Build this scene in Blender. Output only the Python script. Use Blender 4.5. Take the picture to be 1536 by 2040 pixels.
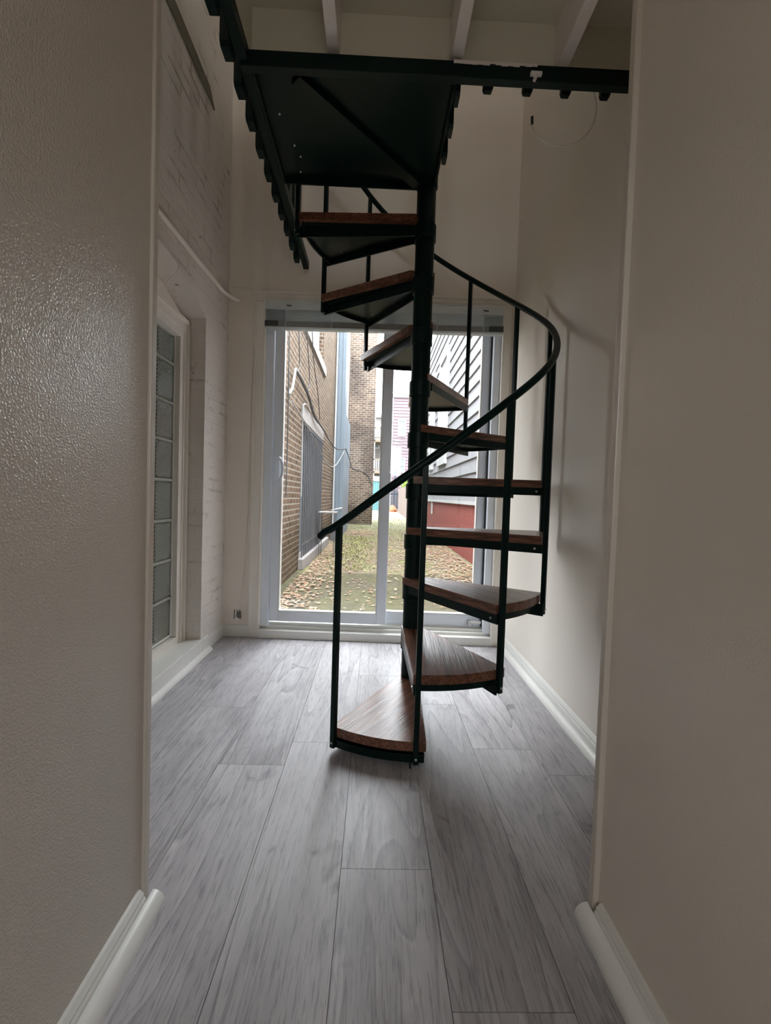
import bpy, math, random
from mathutils import Vector, Matrix
R = random.Random(7)
for o in list(bpy.data.objects):
    bpy.data.objects.remove(o)
SC = bpy.context.scene
COL = SC.collection

# ------------------------------------------------------------------ camera, world, light, exposure
CAM_H = 0.93912
RT = Vector((0.999197, -0.0228, 0.0322)); UP = Vector((-0.0314, 0.0350, 0.99889)); FW = Vector((0.02379, 0.99913, -0.03429))
FW.normalize(); RT = (RT - FW * RT.dot(FW)).normalized(); UP = RT.cross(FW)
cd = bpy.data.cameras.new('camera'); cam = bpy.data.objects.new('camera', cd); COL.objects.link(cam)
M = Matrix.Identity(4)
for i in range(3):
    M[i][0] = RT[i]; M[i][1] = UP[i]; M[i][2] = -FW[i]
M[0][3], M[1][3], M[2][3] = 0, 0, CAM_H
cam.matrix_world = M
cd.sensor_fit = 'VERTICAL'; cd.sensor_height = 36.0; cd.lens = 891.52 / 2040 * 36.0
cd.clip_start = 0.02; cd.clip_end = 300
SC.camera = cam

w = bpy.data.worlds.new('overcast_sky'); SC.world = w; w.use_nodes = True
wn = w.node_tree; bg = wn.nodes['Background']
bg.inputs[1].default_value = 10.6
# overcast sky: brightest overhead, darker towards the horizon
_g = wn.nodes.new('ShaderNodeTexCoord'); _s = wn.nodes.new('ShaderNodeSeparateXYZ'); _r = wn.nodes.new('ShaderNodeValToRGB')
wn.links.new(_g.outputs['Generated'], _s.inputs[0]); wn.links.new(_s.outputs[2], _r.inputs[0]); wn.links.new(_r.outputs[0], bg.inputs[0])
_e = _r.color_ramp.elements; _e[0].position = 0.0; _e[0].color = (0.40, 0.415, 0.43, 1); _e[1].position = 1.0; _e[1].color = (0.93, 0.97, 1.0, 1)
_m = _e.new(0.45); _m.color = (0.60, 0.625, 0.645, 1)

def portal(name, loc, rot, sx, sy):
    l = bpy.data.lights.new(name, 'AREA'); l.shape = 'RECTANGLE'; l.size = sx; l.size_y = sy
    l.cycles.is_portal = True
    o = bpy.data.objects.new(name, l); COL.objects.link(o); o.location = loc; o.rotation_euler = rot
    return o

SC.view_settings.view_transform = 'Standard'; SC.view_settings.look = 'None'
SC.view_settings.exposure = 1.15; SC.view_settings.gamma = 1.0; SC.view_settings.use_curve_mapping = False
SC.cycles.max_bounces = 14; SC.cycles.diffuse_bounces = 8; SC.cycles.glossy_bounces = 5
SC.cycles.transparent_max_bounces = 16; SC.cycles.use_denoising = True
SC.cycles.sample_clamp_indirect = 10.0; SC.cycles.caustics_reflective = False

# ------------------------------------------------------------------ materials
def newmat(name):
    m = bpy.data.materials.new(name); m.use_nodes = True
    nt = m.node_tree
    return m, nt, nt.nodes['Principled BSDF']
def N(nt, t, **kw):
    n = nt.nodes.new(t)
    for k, v in kw.items():
        if k.startswith('i_'): n.inputs[int(k[2:]) if k[2:].isdigit() else k[2:]].default_value = v
        else: setattr(n, k, v)
    return n
def ramp(nt, pts, src=None):
    n = nt.nodes.new('ShaderNodeValToRGB'); e = n.color_ramp.elements
    while len(e) < len(pts): e.new(0.5)
    for el, (p, c) in zip(e, pts):
        el.position = p; el.color = (c[0], c[1], c[2], 1)
    if src is not None: nt.links.new(src, n.inputs[0])
    return n
def mix(nt, a, b, fac, mode='MIX'):
    n = nt.nodes.new('ShaderNodeMix'); n.data_type = 'RGBA'; n.blend_type = mode
    for sock, v in ((n.inputs['A'], a), (n.inputs['B'], b), (n.inputs['Factor'], fac)):
        if isinstance(v, (int, float)): sock.default_value = v
        elif isinstance(v, tuple): sock.default_value = (v[0], v[1], v[2], 1)
        else: nt.links.new(v, sock)
    return n.outputs['Result']
def math_(nt, op, a, b=0.0):
    n = nt.nodes.new('ShaderNodeMath'); n.operation = op
    for i, v in enumerate((a, b)):
        if isinstance(v, (int, float)): n.inputs[i].default_value = v
        else: nt.links.new(v, n.inputs[i])
    return n.outputs[0]
def obj_coord(nt, scale=(1, 1, 1), rot=(0, 0, 0), loc=(0, 0, 0)):
    t = nt.nodes.new('ShaderNodeTexCoord'); mp = nt.nodes.new('ShaderNodeMapping')
    mp.inputs['Scale'].default_value = scale; mp.inputs['Rotation'].default_value = rot; mp.inputs['Location'].default_value = loc
    nt.links.new(t.outputs['Object'], mp.inputs[0]); return mp.outputs[0]
def noise(nt, vec, scale, detail=3, rough=0.55, dist=0.0):
    n = nt.nodes.new('ShaderNodeTexNoise'); n.inputs['Scale'].default_value = scale; n.inputs['Detail'].default_value = detail
    n.inputs['Roughness'].default_value = rough; n.inputs['Distortion'].default_value = dist
    if vec is not None: nt.links.new(vec, n.inputs['Vector'])
    return n.outputs[0]
def bump(nt, bsdf, h, strength, dist, prev=None):
    b = nt.nodes.new('ShaderNodeBump'); b.inputs['Strength'].default_value = strength; b.inputs['Distance'].default_value = dist
    nt.links.new(h, b.inputs['Height'])
    if prev is not None: nt.links.new(prev, b.inputs['Normal'])
    nt.links.new(b.outputs[0], bsdf.inputs['Normal']); return b.outputs[0]
def setc(nt, b, c):
    if isinstance(c, tuple): b.inputs['Base Color'].default_value = (c[0], c[1], c[2], 1)
    else: nt.links.new(c, b.inputs['Base Color'])

def paint(name, col, rough=0.5, bscale=0, bstr=0.0, bdist=0.001, var=0.06, spec=0.5):
    m, nt, b = newmat(name)
    v = obj_coord(nt)
    c2 = tuple(x * (1 - var) for x in col)
    setc(nt, b, mix(nt, col, c2, noise(nt, v, 3.0, 4)))
    b.inputs['Roughness'].default_value = rough
    b.inputs['Specular IOR Level'].default_value = spec
    if bscale:
        n1 = noise(nt, v, bscale, 2, 0.6)
        bump(nt, b, n1, bstr, bdist)
    return m

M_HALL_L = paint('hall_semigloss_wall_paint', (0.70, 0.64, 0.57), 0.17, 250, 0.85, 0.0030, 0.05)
M_HALL_R = paint('hall_eggshell_wall_paint', (0.82, 0.755, 0.675), 0.26, 210, 0.35, 0.0018, 0.05)
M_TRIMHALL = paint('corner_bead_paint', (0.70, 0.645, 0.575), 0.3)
M_ROOM = paint('room_wall_paint', (0.86, 0.80, 0.725), 0.5, 60, 0.12, 0.002, 0.05)
M_WHITE = paint('white_gloss_trim_paint', (0.83, 0.825, 0.79), 0.28, 40, 0.1, 0.001, 0.06)
M_CREAM = paint('cream_casing_paint', (0.87, 0.835, 0.77), 0.38, 40, 0.1, 0.001, 0.06)
M_VINYL = paint('white_vinyl', (0.80, 0.85, 0.92), 0.3, 0, 0, 0, 0.03)
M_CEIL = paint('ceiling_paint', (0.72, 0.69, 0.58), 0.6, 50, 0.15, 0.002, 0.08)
M_JOIST = paint('joist_paint', (0.88, 0.82, 0.79), 0.45, 40, 0.2, 0.002, 0.06)
M_BLIND = paint('blind_slat_enamel', (0.84, 0.87, 0.88), 0.3, 0, 0, 0, 0.05)
def _translucent(m, col, f):
    nt = m.node_tree; o = nt.nodes['Material Output']; b = nt.nodes['Principled BSDF']
    t = nt.nodes.new('ShaderNodeBsdfTranslucent'); t.inputs[0].default_value = (*col, 1); mx = nt.nodes.new('ShaderNodeMixShader'); mx.inputs[0].default_value = f
    nt.links.new(b.outputs[0], mx.inputs[1]); nt.links.new(t.outputs[0], mx.inputs[2]); nt.links.new(mx.outputs[0], o.inputs[0])
_translucent(M_BLIND, (0.85, 0.9, 0.9), 0.4)
M_BLINDDARK = paint('blind_dark_cap', (0.05, 0.06, 0.06), 0.4)
M_GASKET = paint('black_door_gasket', (0.02, 0.022, 0.024), 0.5)
M_CABLE_W = paint('white_cable_sheath', (0.86, 0.83, 0.78), 0.4)
M_CABLE_B = paint('black_cable_sheath', (0.03, 0.03, 0.032), 0.5)
M_CHROME, nt, b = newmat('bolt_steel'); b.inputs['Metallic'].default_value = 1; b.inputs['Base Color'].default_value = (0.6, 0.6, 0.58, 1); b.inputs['Roughness'].default_value = 0.3

def black_metal():
    m, nt, b = newmat('green_black_enamelled_steel'); v = obj_coord(nt)
    setc(nt, b, mix(nt, (0.0012, 0.0115, 0.0090), (0.0022, 0.0135, 0.0112), noise(nt, v, 9, 4)))
    b.inputs['Roughness'].default_value = 0.38; b.inputs['Specular IOR Level'].default_value = 0.16
    bump(nt, b, noise(nt, v, 70, 3), 0.12, 0.001)
    return m
M_BLACK = black_metal()

def oak():
    m, nt, b = newmat('red_brown_oak_tread')
    v = obj_coord(nt, (2.2, 34, 34), (0, 0, -0.30))
    g = noise(nt, v, 1.0, 5, 0.62, 0.5)
    v2 = obj_coord(nt, (5, 160, 160), (0, 0, -0.30))
    g2 = noise(nt, v2, 1.0, 3, 0.6, 0.2)
    c = ramp(nt, [(0.30, (0.105, 0.038, 0.020)), (0.5, (0.225, 0.092, 0.052)), (0.72, (0.34, 0.16, 0.095))], g)
    c2 = ramp(nt, [(0.42, (0.30, 0.27, 0.25)), (0.55, (1, 1, 1))], g2)
    setc(nt, b, mix(nt, c.outputs[0], c2.outputs[0], 0.85, 'MULTIPLY'))
    b.inputs['Roughness'].default_value = 0.30; b.inputs['Specular IOR Level'].default_value = 0.5
    n1 = bump(nt, b, g, 0.35, 0.004); bump(nt, b, g2, 0.3, 0.0015, n1)
    return m
M_OAK = oak()

def floor_mat():
    m, nt, b = newmat('grey_vinyl_wood_planks')
    at = nt.nodes.new('ShaderNodeAttribute'); at.attribute_name = 'rnd'
    t = nt.nodes.new('ShaderNodeTexCoord')
    sc = nt.nodes.new('ShaderNodeVectorMath'); sc.operation = 'SCALE'; sc.inputs['Scale'].default_value = 37.0
    nt.links.new(at.outputs['Color'], sc.inputs[0])
    ad = nt.nodes.new('ShaderNodeVectorMath'); ad.operation = 'ADD'
    nt.links.new(t.outputs['Object'], ad.inputs[0]); nt.links.new(sc.outputs[0], ad.inputs[1])
    def mapped(s):
        mp = nt.nodes.new('ShaderNodeMapping'); mp.inputs['Scale'].default_value = s
        nt.links.new(ad.outputs[0], mp.inputs[0]); return mp.outputs[0]
    # cathedral grain: contour rings of a stretched noise field
    ring = noise(nt, mapped((5.0, 0.42, 1)), 1.0, 1.5, 0.45, 0.25)
    fr_ = math_(nt, 'FRACT', math_(nt, 'MULTIPLY', ring, 17.0))
    mask = noise(nt, mapped((3.0, 0.9, 1)), 1.0, 2, 0.5)
    fine = noise(nt, mapped((230, 13, 1)), 1.0, 4, 0.62, 0.3)
    med = noise(nt, mapped((30, 1.6, 1)), 1.0, 4, 0.6, 0.6)
    blot = noise(nt, mapped((6, 2.4, 1)), 1.0, 4, 0.6, 0.5)
    knot = noise(nt, mapped((9, 6, 1)), 1.0, 2, 0.5, 1.2)
    base = ramp(nt, [(0.28, (0.3354, 0.3152, 0.3242)), (0.5, (0.4304, 0.4137, 0.4271)), (0.75, (0.5255, 0.5087, 0.5233))], blot).outputs[0]
    g1 = ramp(nt, [(0.32, (0.86, 0.855, 0.87)), (0.62, (1.05, 1.05, 1.045))], med).outputs[0]
    c = mix(nt, base, g1, 0.8, 'MULTIPLY')
    g2 = ramp(nt, [(0.38, (0.42, 0.41, 0.43)), (0.48, (1, 1, 1))], fine).outputs[0]
    c = mix(nt, c, g2, 0.5, 'MULTIPLY')
    g3 = ramp(nt, [(0.0, (0.52, 0.51, 0.53)), (0.16, (0.86, 0.85, 0.86)), (0.38, (1, 1, 1)), (0.86, (1.05, 1.05, 1.05)), (0.95, (1.28, 1.27, 1.26)), (1.0, (0.55, 0.54, 0.55))], fr_).outputs[0]
    c = mix(nt, c, g3, math_(nt, 'MULTIPLY', mask, 0.95), 'MULTIPLY')
    k = ramp(nt, [(0.67, (1, 1, 1)), (0.76, (0.45, 0.43, 0.43))], knot).outputs[0]
    c = mix(nt, c, k, 0.7, 'MULTIPLY')
    sep = nt.nodes.new('ShaderNodeSeparateColor'); nt.links.new(at.outputs['Color'], sep.inputs[0])
    tone = math_(nt, 'ADD', math_(nt, 'MULTIPLY', sep.outputs[2], 0.16), 0.92)
    cb = nt.nodes.new('ShaderNodeCombineColor')
    for i in range(3): nt.links.new(tone, cb.inputs[i])
    c = mix(nt, c, cb.outputs[0], 1.0, 'MULTIPLY')
    setc(nt, b, c)
    rr = ramp(nt, [(0.3, (0.36, 0.36, 0.36)), (0.7, (0.52, 0.52, 0.52))], med).outputs[0]
    b.inputs['Specular IOR Level'].default_value = 0.42
    nt.links.new(rr, b.inputs['Roughness'])
    n1 = bump(nt, b, fine, 0.22, 0.0010); bump(nt, b, fr_, 0.12, 0.0008, n1)
    return m
M_FLOOR = floor_mat()
M_SEAM = paint('dark_plank_seam', (0.035, 0.033, 0.034), 0.7)

def brick_coords(nt):
    t = nt.nodes.new('ShaderNodeTexCoord'); s = nt.nodes.new('ShaderNodeSeparateXYZ'); nt.links.new(t.outputs['Object'], s.inputs[0])
    u = math_(nt, 'ADD', s.outputs[0], s.outputs[1])
    cb = nt.nodes.new('ShaderNodeCombineXYZ'); nt.links.new(u, cb.inputs[0]); nt.links.new(s.outputs[2], cb.inputs[1])
    return cb.outputs[0], t.outputs['Object'], s.outputs[2]
def brick_mat(name, c1, c2, mortar, painted=False, soot=False, bw=0.205, bh=0.068, ms=0.010):
    m, nt, b = newmat(name)
    uv, ob, zz = brick_coords(nt)
    dn = noise(nt, ob, 7 if painted else 14, 3)
    da = nt.nodes.new('ShaderNodeVectorMath'); da.operation = 'SCALE'; da.inputs['Scale'].default_value = 0.022 if painted else 0.01
    cbn = nt.nodes.new('ShaderNodeCombineXYZ'); nt.links.new(dn, cbn.inputs[0]); nt.links.new(dn, cbn.inputs[1]); nt.links.new(cbn.outputs[0], da.inputs[0])
    vv = nt.nodes.new('ShaderNodeVectorMath'); vv.operation = 'ADD'; nt.links.new(uv, vv.inputs[0]); nt.links.new(da.outputs[0], vv.inputs[1])
    bt = nt.nodes.new('ShaderNodeTexBrick'); nt.links.new(vv.outputs[0], bt.inputs['Vector'])
    bt.inputs['Scale'].default_value = 1.0; bt.inputs['Brick Width'].default_value = bw; bt.inputs['Row Height'].default_value = bh
    bt.inputs['Mortar Size'].default_value = ms; bt.inputs['Mortar Smooth'].default_value = 0.35; bt.inputs['Bias'].default_value = 0.0
    bt.inputs['Color1'].default_value = (*c1, 1); bt.inputs['Color2'].default_value = (*c2, 1); bt.inputs['Mortar'].default_value = (*mortar, 1)
    rough_n = noise(nt, ob, 22, 5, 0.65)
    if painted:
        col = mix(nt, c1, c2, noise(nt, ob, 4, 4))
        gap = math_(nt, 'MULTIPLY', bt.outputs['Fac'], noise(nt, ob, 5.5, 3))
        crack = ramp(nt, [(0.54, (1, 1, 1)), (0.68, (0.45, 0.41, 0.38))], gap).outputs[0]
        col = mix(nt, col, crack, 0.75, 'MULTIPLY')
        pit = ramp(nt, [(0.735, (1, 1, 1)), (0.77, (0.28, 0.24, 0.22))], noise(nt, ob, 19, 2, 0.5)).outputs[0]
        col = mix(nt, col, pit, 0.8, 'MULTIPLY')
        setc(nt, b, col); b.inputs['Roughness'].default_value = 0.42
        hgt = math_(nt, 'SUBTRACT', math_(nt, 'MULTIPLY', rough_n, 0.8), math_(nt, 'MULTIPLY', gap, 0.5))
        bump(nt, b, hgt, 0.7, 0.010)
    else:
        blot = ramp(nt, [(0.3, (0.72, 0.70, 0.70)), (0.7, (1.15, 1.13, 1.1))], noise(nt, ob, 9, 4)).outputs[0]
        col = mix(nt, bt.outputs['Color'], blot, 0.8, 'MULTIPLY')
        if soot:
            st = ramp(nt, [(0.42, (1, 1, 1)), (0.62, (0.42, 0.44, 0.50))], noise(nt, ob, 0.55, 3, 0.6)).outputs[0]
            col = mix(nt, col, st, 0.85, 'MULTIPLY')
        damp = math_(nt, 'ADD', zz, math_(nt, 'MULTIPLY', noise(nt, ob, 2.5, 3), -0.9))
        dr = ramp(nt, [(0.0, (0.45, 0.44, 0.36)), (0.28, (1, 1, 1))], damp).outputs[0]
        col = mix(nt, col, dr, 0.7, 'MULTIPLY')
        setc(nt, b, col); b.inputs['Roughness'].default_value = 0.9; b.inputs['Specular IOR Level'].default_value = 0.03
        hgt = math_(nt, 'SUBTRACT', math_(nt, 'MULTIPLY', rough_n, 0.6), math_(nt, 'MULTIPLY', bt.outputs['Fac'], 0.6))
        bump(nt, b, hgt, 0.9, 0.012)
    return m
M_PBRICK = brick_mat('white_painted_brick', (0.80, 0.755, 0.71), (0.75, 0.70, 0.65), (0.6, 0.55, 0.5), painted=True)
M_BRICK = brick_mat('tan_common_brick', (0.1543, 0.1027, 0.0702), (0.0841, 0.0583, 0.0421), (0.2290, 0.2036, 0.1683), bh=0.072, ms=0.013)
M_BRICK2 = brick_mat('sooty_common_brick', (0.2295, 0.1617, 0.1137), (0.1284, 0.0918, 0.0699), (0.3399, 0.3084, 0.2718), soot=True, bh=0.078, ms=0.015)

def ext(name, col, rough=0.8, var=0.25, sc=5):
    m, nt, b = newmat(name); v = obj_coord(nt)
    setc(nt, b, mix(nt, col, tuple(x * (1 - var) for x in col), noise(nt, v, sc, 5, 0.65)))
    b.inputs['Roughness'].default_value = rough; b.inputs['Specular IOR Level'].default_value = 0.04
    bump(nt, b, noise(nt, v, 60, 3), 0.3, 0.003)
    return m
M_SIDING = ext('pale_grey_lap_siding', (0.2482, 0.2482, 0.2570), 0.6, 0.06, 3)
M_RED = ext('faded_red_painted_concrete', (0.3202, 0.1090, 0.0949), 0.75, 0.35, 6)
M_MAUVE = ext('mauve_lap_siding', (0.1595, 0.1163, 0.1357), 0.6, 0.06, 1)
M_WHITE_EXT = ext('white_exterior_trim', (0.4500, 0.4500, 0.4500), 0.5, 0.05)
M_STONE = ext('limestone_sill', (0.3082, 0.2822, 0.2650), 0.85, 0.25, 8)
M_CONC = ext('grey_concrete_curb', (0.2670, 0.2460, 0.2340), 0.85, 0.25, 9)
M_DUCT = ext('blue_grey_sheet_metal', (0.1728, 0.2073, 0.2400), 0.45, 0.08, 2)
M_DARKGLASS, nt, b = newmat('dark_window_glass'); b.inputs['Base Color'].default_value = (0.12, 0.145, 0.16, 1); b.inputs['Roughness'].default_value = 0.35; b.inputs['Specular IOR Level'].default_value = 0.2
M_BAR = ext('grey_painted_iron', (0.0945, 0.0945, 0.0987), 0.5, 0.1)
M_CABLE_EXT = ext('weathered_white_cable', (0.2975, 0.2975, 0.2975), 0.6, 0.1)
M_SHADE = ext('pale_window_shade', (0.4500, 0.4500, 0.4500), 0.7, 0.06, 1)
M_FENCE = ext('weathered_brown_fence', (0.1350, 0.1050, 0.0950), 0.85, 0.25, 4)
M_DECKW = ext('new_deck_lumber', (0.2030, 0.1645, 0.1260), 0.7, 0.15, 3)
M_TEAL = ext('teal_painted_panel', (0.1000, 0.2100, 0.2200), 0.5, 0.1, 1)
M_GATE = ext('blue_black_gate', (0.0360, 0.0420, 0.0510), 0.5, 0.1)
M_TERRA = ext('orange_tarpaulin', (0.2500, 0.1050, 0.0600), 0.7, 0.2, 4)
M_ROOF = ext('grey_roof_edge', (0.1800, 0.1800, 0.1860), 0.7, 0.1)
M_FARGREY = ext('grey_far_house_wall', (0.2000, 0.1900, 0.1850), 0.8, 0.1, 1)

def ground_mat():
    m, nt, b = newmat('mossy_concrete_and_turf'); v = obj_coord(nt)
    s = nt.nodes.new('ShaderNodeSeparateXYZ'); nt.links.new(v, s.inputs[0])
    n1 = noise(nt, v, 1.6, 5, 0.6); n2 = noise(nt, v, 26, 4, 0.65)
    pad = ramp(nt, [(0.35, (0.0713, 0.0614, 0.0470)), (0.55, (0.0762, 0.0717, 0.0435)), (0.75, (0.0545, 0.0510, 0.0396))], n1).outputs[0]
    soil = ramp(nt, [(0.30, (0.1291, 0.0914, 0.0720)), (0.50, (0.1373, 0.1175, 0.0807)), (0.62, (0.1262, 0.1291, 0.0610)), (0.85, (0.1373, 0.1408, 0.0686))], n1).outputs[0]
    far = ramp(nt, [(0.35, (0.1526, 0.1634, 0.0835)), (0.65, (0.2102, 0.1980, 0.1526))], n1).outputs[0]
    e1 = ramp(nt, [(0.0, (0, 0, 0)), (1.0, (1, 1, 1))], math_(nt, 'MULTIPLY', math_(nt, 'SUBTRACT', s.outputs[1], 6.05), 12.0)).outputs[0]
    e2 = ramp(nt, [(0.0, (0, 0, 0)), (1.0, (1, 1, 1))], math_(nt, 'MULTIPLY', math_(nt, 'SUBTRACT', s.outputs[1], 13.0), 0.3)).outputs[0]
    c = mix(nt, mix(nt, pad, soil, e1), far, e2)
    sp = ramp(nt, [(0.35, (0.75, 0.74, 0.72)), (0.62, (1.15, 1.15, 1.12))], n2).outputs[0]
    setc(nt, b, mix(nt, c, sp, 0.9, 'MULTIPLY'))
    wet = ramp(nt, [(0.58, (0.95, 0.95, 0.95)), (0.72, (0.5, 0.5, 0.5))], noise(nt, v, 0.9, 3)).outputs[0]
    nt.links.new(wet, b.inputs['Roughness']); b.inputs['Specular IOR Level'].default_value = 0.03
    bump(nt, b, n2, 0.5, 0.01)
    return m
M_GROUND = ground_mat()
def attr_mat(name, rough=0.8):
    m, nt, b = newmat(name); at = nt.nodes.new('ShaderNodeAttribute'); at.attribute_name = 'rnd'
    setc(nt, b, at.outputs['Color']); b.inputs['Roughness'].default_value = rough; b.inputs['Specular IOR Level'].default_value = 0.03
    return m
M_LEAF = attr_mat('dry_leaf_litter'); M_GRASS = attr_mat('grass_blades'); M_BUSH = attr_mat('bush_leaves')

def pane_mat(name, tint, refl):
    m = bpy.data.materials.new(name); m.use_nodes = True; nt = m.node_tree; nt.nodes.clear()
    o = nt.nodes.new('ShaderNodeOutputMaterial'); t = nt.nodes.new('ShaderNodeBsdfTransparent'); g = nt.nodes.new('ShaderNodeBsdfGlossy')
    t.inputs[0].default_value = (*tint, 1); g.inputs['Roughness'].default_value = 0.02
    f = nt.nodes.new('ShaderNodeLayerWeight'); f.inputs[0].default_value = 0.5
    sch = math_(nt, 'ADD', 0.04, math_(nt, 'MULTIPLY', math_(nt, 'POWER', f.outputs['Facing'], 5.0), 0.9))
    mx = nt.nodes.new('ShaderNodeMixShader'); nt.links.new(math_(nt, 'MULTIPLY', sch, refl), mx.inputs[0])
    nt.links.new(t.outputs[0], mx.inputs[1]); nt.links.new(g.outputs[0], mx.inputs[2]); nt.links.new(mx.outputs[0], o.inputs[0])
    return m
M_PANE = pane_mat('clear_door_glass', (0.97, 0.98, 0.985), 1.0)

def glassblock():
    m, nt, b = newmat('diamond_pattern_glass_block')
    t = nt.nodes.new('ShaderNodeTexCoord'); mp = nt.nodes.new('ShaderNodeMapping'); mp.inputs['Rotation'].default_value = (math.radians(45), 0, 0)
    mp.inputs['Scale'].default_value = (0, 70, 70); nt.links.new(t.outputs['Object'], mp.inputs[0])
    ch = nt.nodes.new('ShaderNodeTexVoronoi'); ch.feature = 'F1'; ch.distance = 'CHEBYCHEV'; ch.inputs['Scale'].default_value = 1.0; ch.inputs['Randomness'].default_value = 0.0
    nt.links.new(mp.outputs[0], ch.inputs['Vector'])
    setc(nt, b, ramp(nt, [(0.2, (0.27, 0.295, 0.25)), (0.5, (0.115, 0.135, 0.11))], ch.outputs['Distance']).outputs[0])
    b.inputs['Roughness'].default_value = 0.12; b.inputs['Specular IOR Level'].default_value = 0.6
    bump(nt, b, ch.outputs['Distance'], 0.9, 0.006)
    return m
M_GBLOCK = glassblock()
M_MORTAR = paint('pale_green_mortar', (0.3744, 0.3900, 0.3276), 0.5, 30, 0.2, 0.002, 0.1)
M_LATH = ext('grey_green_weathered_wood', (0.2880, 0.2700, 0.2070), 0.7, 0.35, 12)

# ------------------------------------------------------------------ mesh helpers
class MB:
    def __init__(s): s.v = []; s.f = []; s.c = []
    def quad_box(s, p):           # 8 corners: bottom 4 ccw, top 4 ccw
        k = len(s.v); s.v += [tuple(q) for q in p]
        s.f += [(k, k+3, k+2, k+1), (k+4, k+5, k+6, k+7), (k, k+1, k+5, k+4), (k+1, k+2, k+6, k+5), (k+2, k+3, k+7, k+6), (k+3, k, k+4, k+7)]
    def box(s, x0, x1, y0, y1, z0, z1, fr=None):
        p = [(x0, y0, z0), (x1, y0, z0), (x1, y1, z0), (x0, y1, z0), (x0, y0, z1), (x1, y0, z1), (x1, y1, z1), (x0, y1, z1)]
        if fr: p = [fr(*q) for q in p]
        s.quad_box(p); return s
    def prism(s, poly, z0, z1, fr=None):   # poly ccw in xy
        k = len(s.v); n = len(poly); a = [(x, y, z0) for x, y in poly] + [(x, y, z1) for x, y in poly]
        if fr: a = [fr(*q) for q in a]
        s.v += [tuple(q) for q in a]
        s.f.append(tuple(k + i for i in reversed(range(n)))); s.f.append(tuple(k + n + i for i in range(n)))
        for i in range(n):
            j = (i + 1) % n; s.f.append((k+i, k+j, k+n+j, k+n+i))
        return s
    def tube(s, pts, r, n=10, square=False, cap=True, upv=None):
        pts = [Vector(p) for p in pts]; k = len(s.v); m = len(pts)
        prev = None
        for i, p in enumerate(pts):
            d = (pts[min(i+1, m-1)] - pts[max(i-1, 0)]).normalized()
            if prev is None:
                a = Vector((0, 0, 1)) if abs(d.z) < 0.9 else Vector((1, 0, 0))
                if upv: a = Vector(upv)
                u = d.cross(a).normalized()
            else:
                u = (prev - d * prev.dot(d)).normalized()
            prev = u; w_ = d.cross(u); rr = r[i] if isinstance(r, (list, tuple)) else r
            for j in range(n):
                t = 2 * math.pi * (j + (0.5 if square else 0)) / n
                s.v.append(tuple(p + (u * math.cos(t) + w_ * math.sin(t)) * rr))
        for i in range(m - 1):
            for j in range(n):
                a = k + i*n + j; b = k + i*n + (j+1) % n
                s.f.append((a, b, b + n, a + n))
        if cap:
            s.f.append(tuple(k + j for j in reversed(range(n)))); s.f.append(tuple(k + (m-1)*n + j for j in range(n)))
        return s
    def lathe(s, prof, cx, cy, n=24):   # prof: (r,z) bottom to top
        k = len(s.v); m = len(prof)
        for r, z in prof:
            for j in range(n):
                t = 2*math.pi*j/n; s.v.append((cx + r*math.cos(t), cy + r*math.sin(t), z))
        for i in range(m-1):
            for j in range(n):
                a = k+i*n+j; b = k+i*n+(j+1) % n; s.f.append((a, b, b+n, a+n))
        s.f.append(tuple(k+j for j in reversed(range(n)))); s.f.append(tuple(k+(m-1)*n+j for j in range(n)))
        return s
    def mesh(s, name, mat, smooth=False):
        me = bpy.data.meshes.new(name); me.from_pydata(s.v, [], s.f); me.update(); me.materials.append(mat)
        if s.c:
            at = me.color_attributes.new('rnd', 'FLOAT_COLOR', 'POINT')
            for i, c in enumerate(s.c): at.data[i].color = (c[0], c[1], c[2], 1)
        if smooth:
            for p in me.polygons: p.use_smooth = True
            try: me.set_sharp_from_angle(angle=math.radians(35))
            except Exception: pass
        return me
    def build(s, name, mat, parent=None, smooth=False, bevel=0.0, loc=None):
        o = bpy.data.objects.new(name, s.mesh(name, mat, smooth)); COL.objects.link(o)
        if parent: o.parent = parent
        if loc: o.location = loc
        if bevel:
            b = o.modifiers.new('edge', 'BEVEL'); b.width = bevel; b.segments = 2; b.limit_method = 'ANGLE'
        return o
def tag(o, label=None, cat=None, group=None, kind=None):
    if label: o['label'] = label
    if cat: o['category'] = cat
    if group: o['group'] = group
    if kind: o['kind'] = kind
    return o
def empty(name, loc=(0, 0, 0), rz=0):
    o = bpy.data.objects.new(name, None); COL.objects.link(o); o.location = loc; o.rotation_euler = (0, 0, rz); o.empty_display_size = 0.1
    return o
def struct(o, label=None):
    o['kind'] = 'structure'
    if o.parent is None: o['category'] = o.name.split('_')[0]
    if label: o['label'] = label
    return o

# ------------------------------------------------------------------ room shell
HLX, HRX, OPY = -0.4965, 0.53, 1.0          # hallway faces, end of the hallway
LWX, RWX = -0.97, 0.845                    # room side walls
BACKY = -1.75; TOP = 4.6
A = Vector((-0.969, 2.915, 0)); Bv = Vector((0.80, 2.85, 0)); TW = (Bv - A).normalized(); NW = Vector((-TW.y, TW.x, 0))
def dw(s_, n_, z_): return tuple(A + TW * s_ + NW * n_ + Vector((0, 0, z_)))   # s along the door wall, n outward

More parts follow.
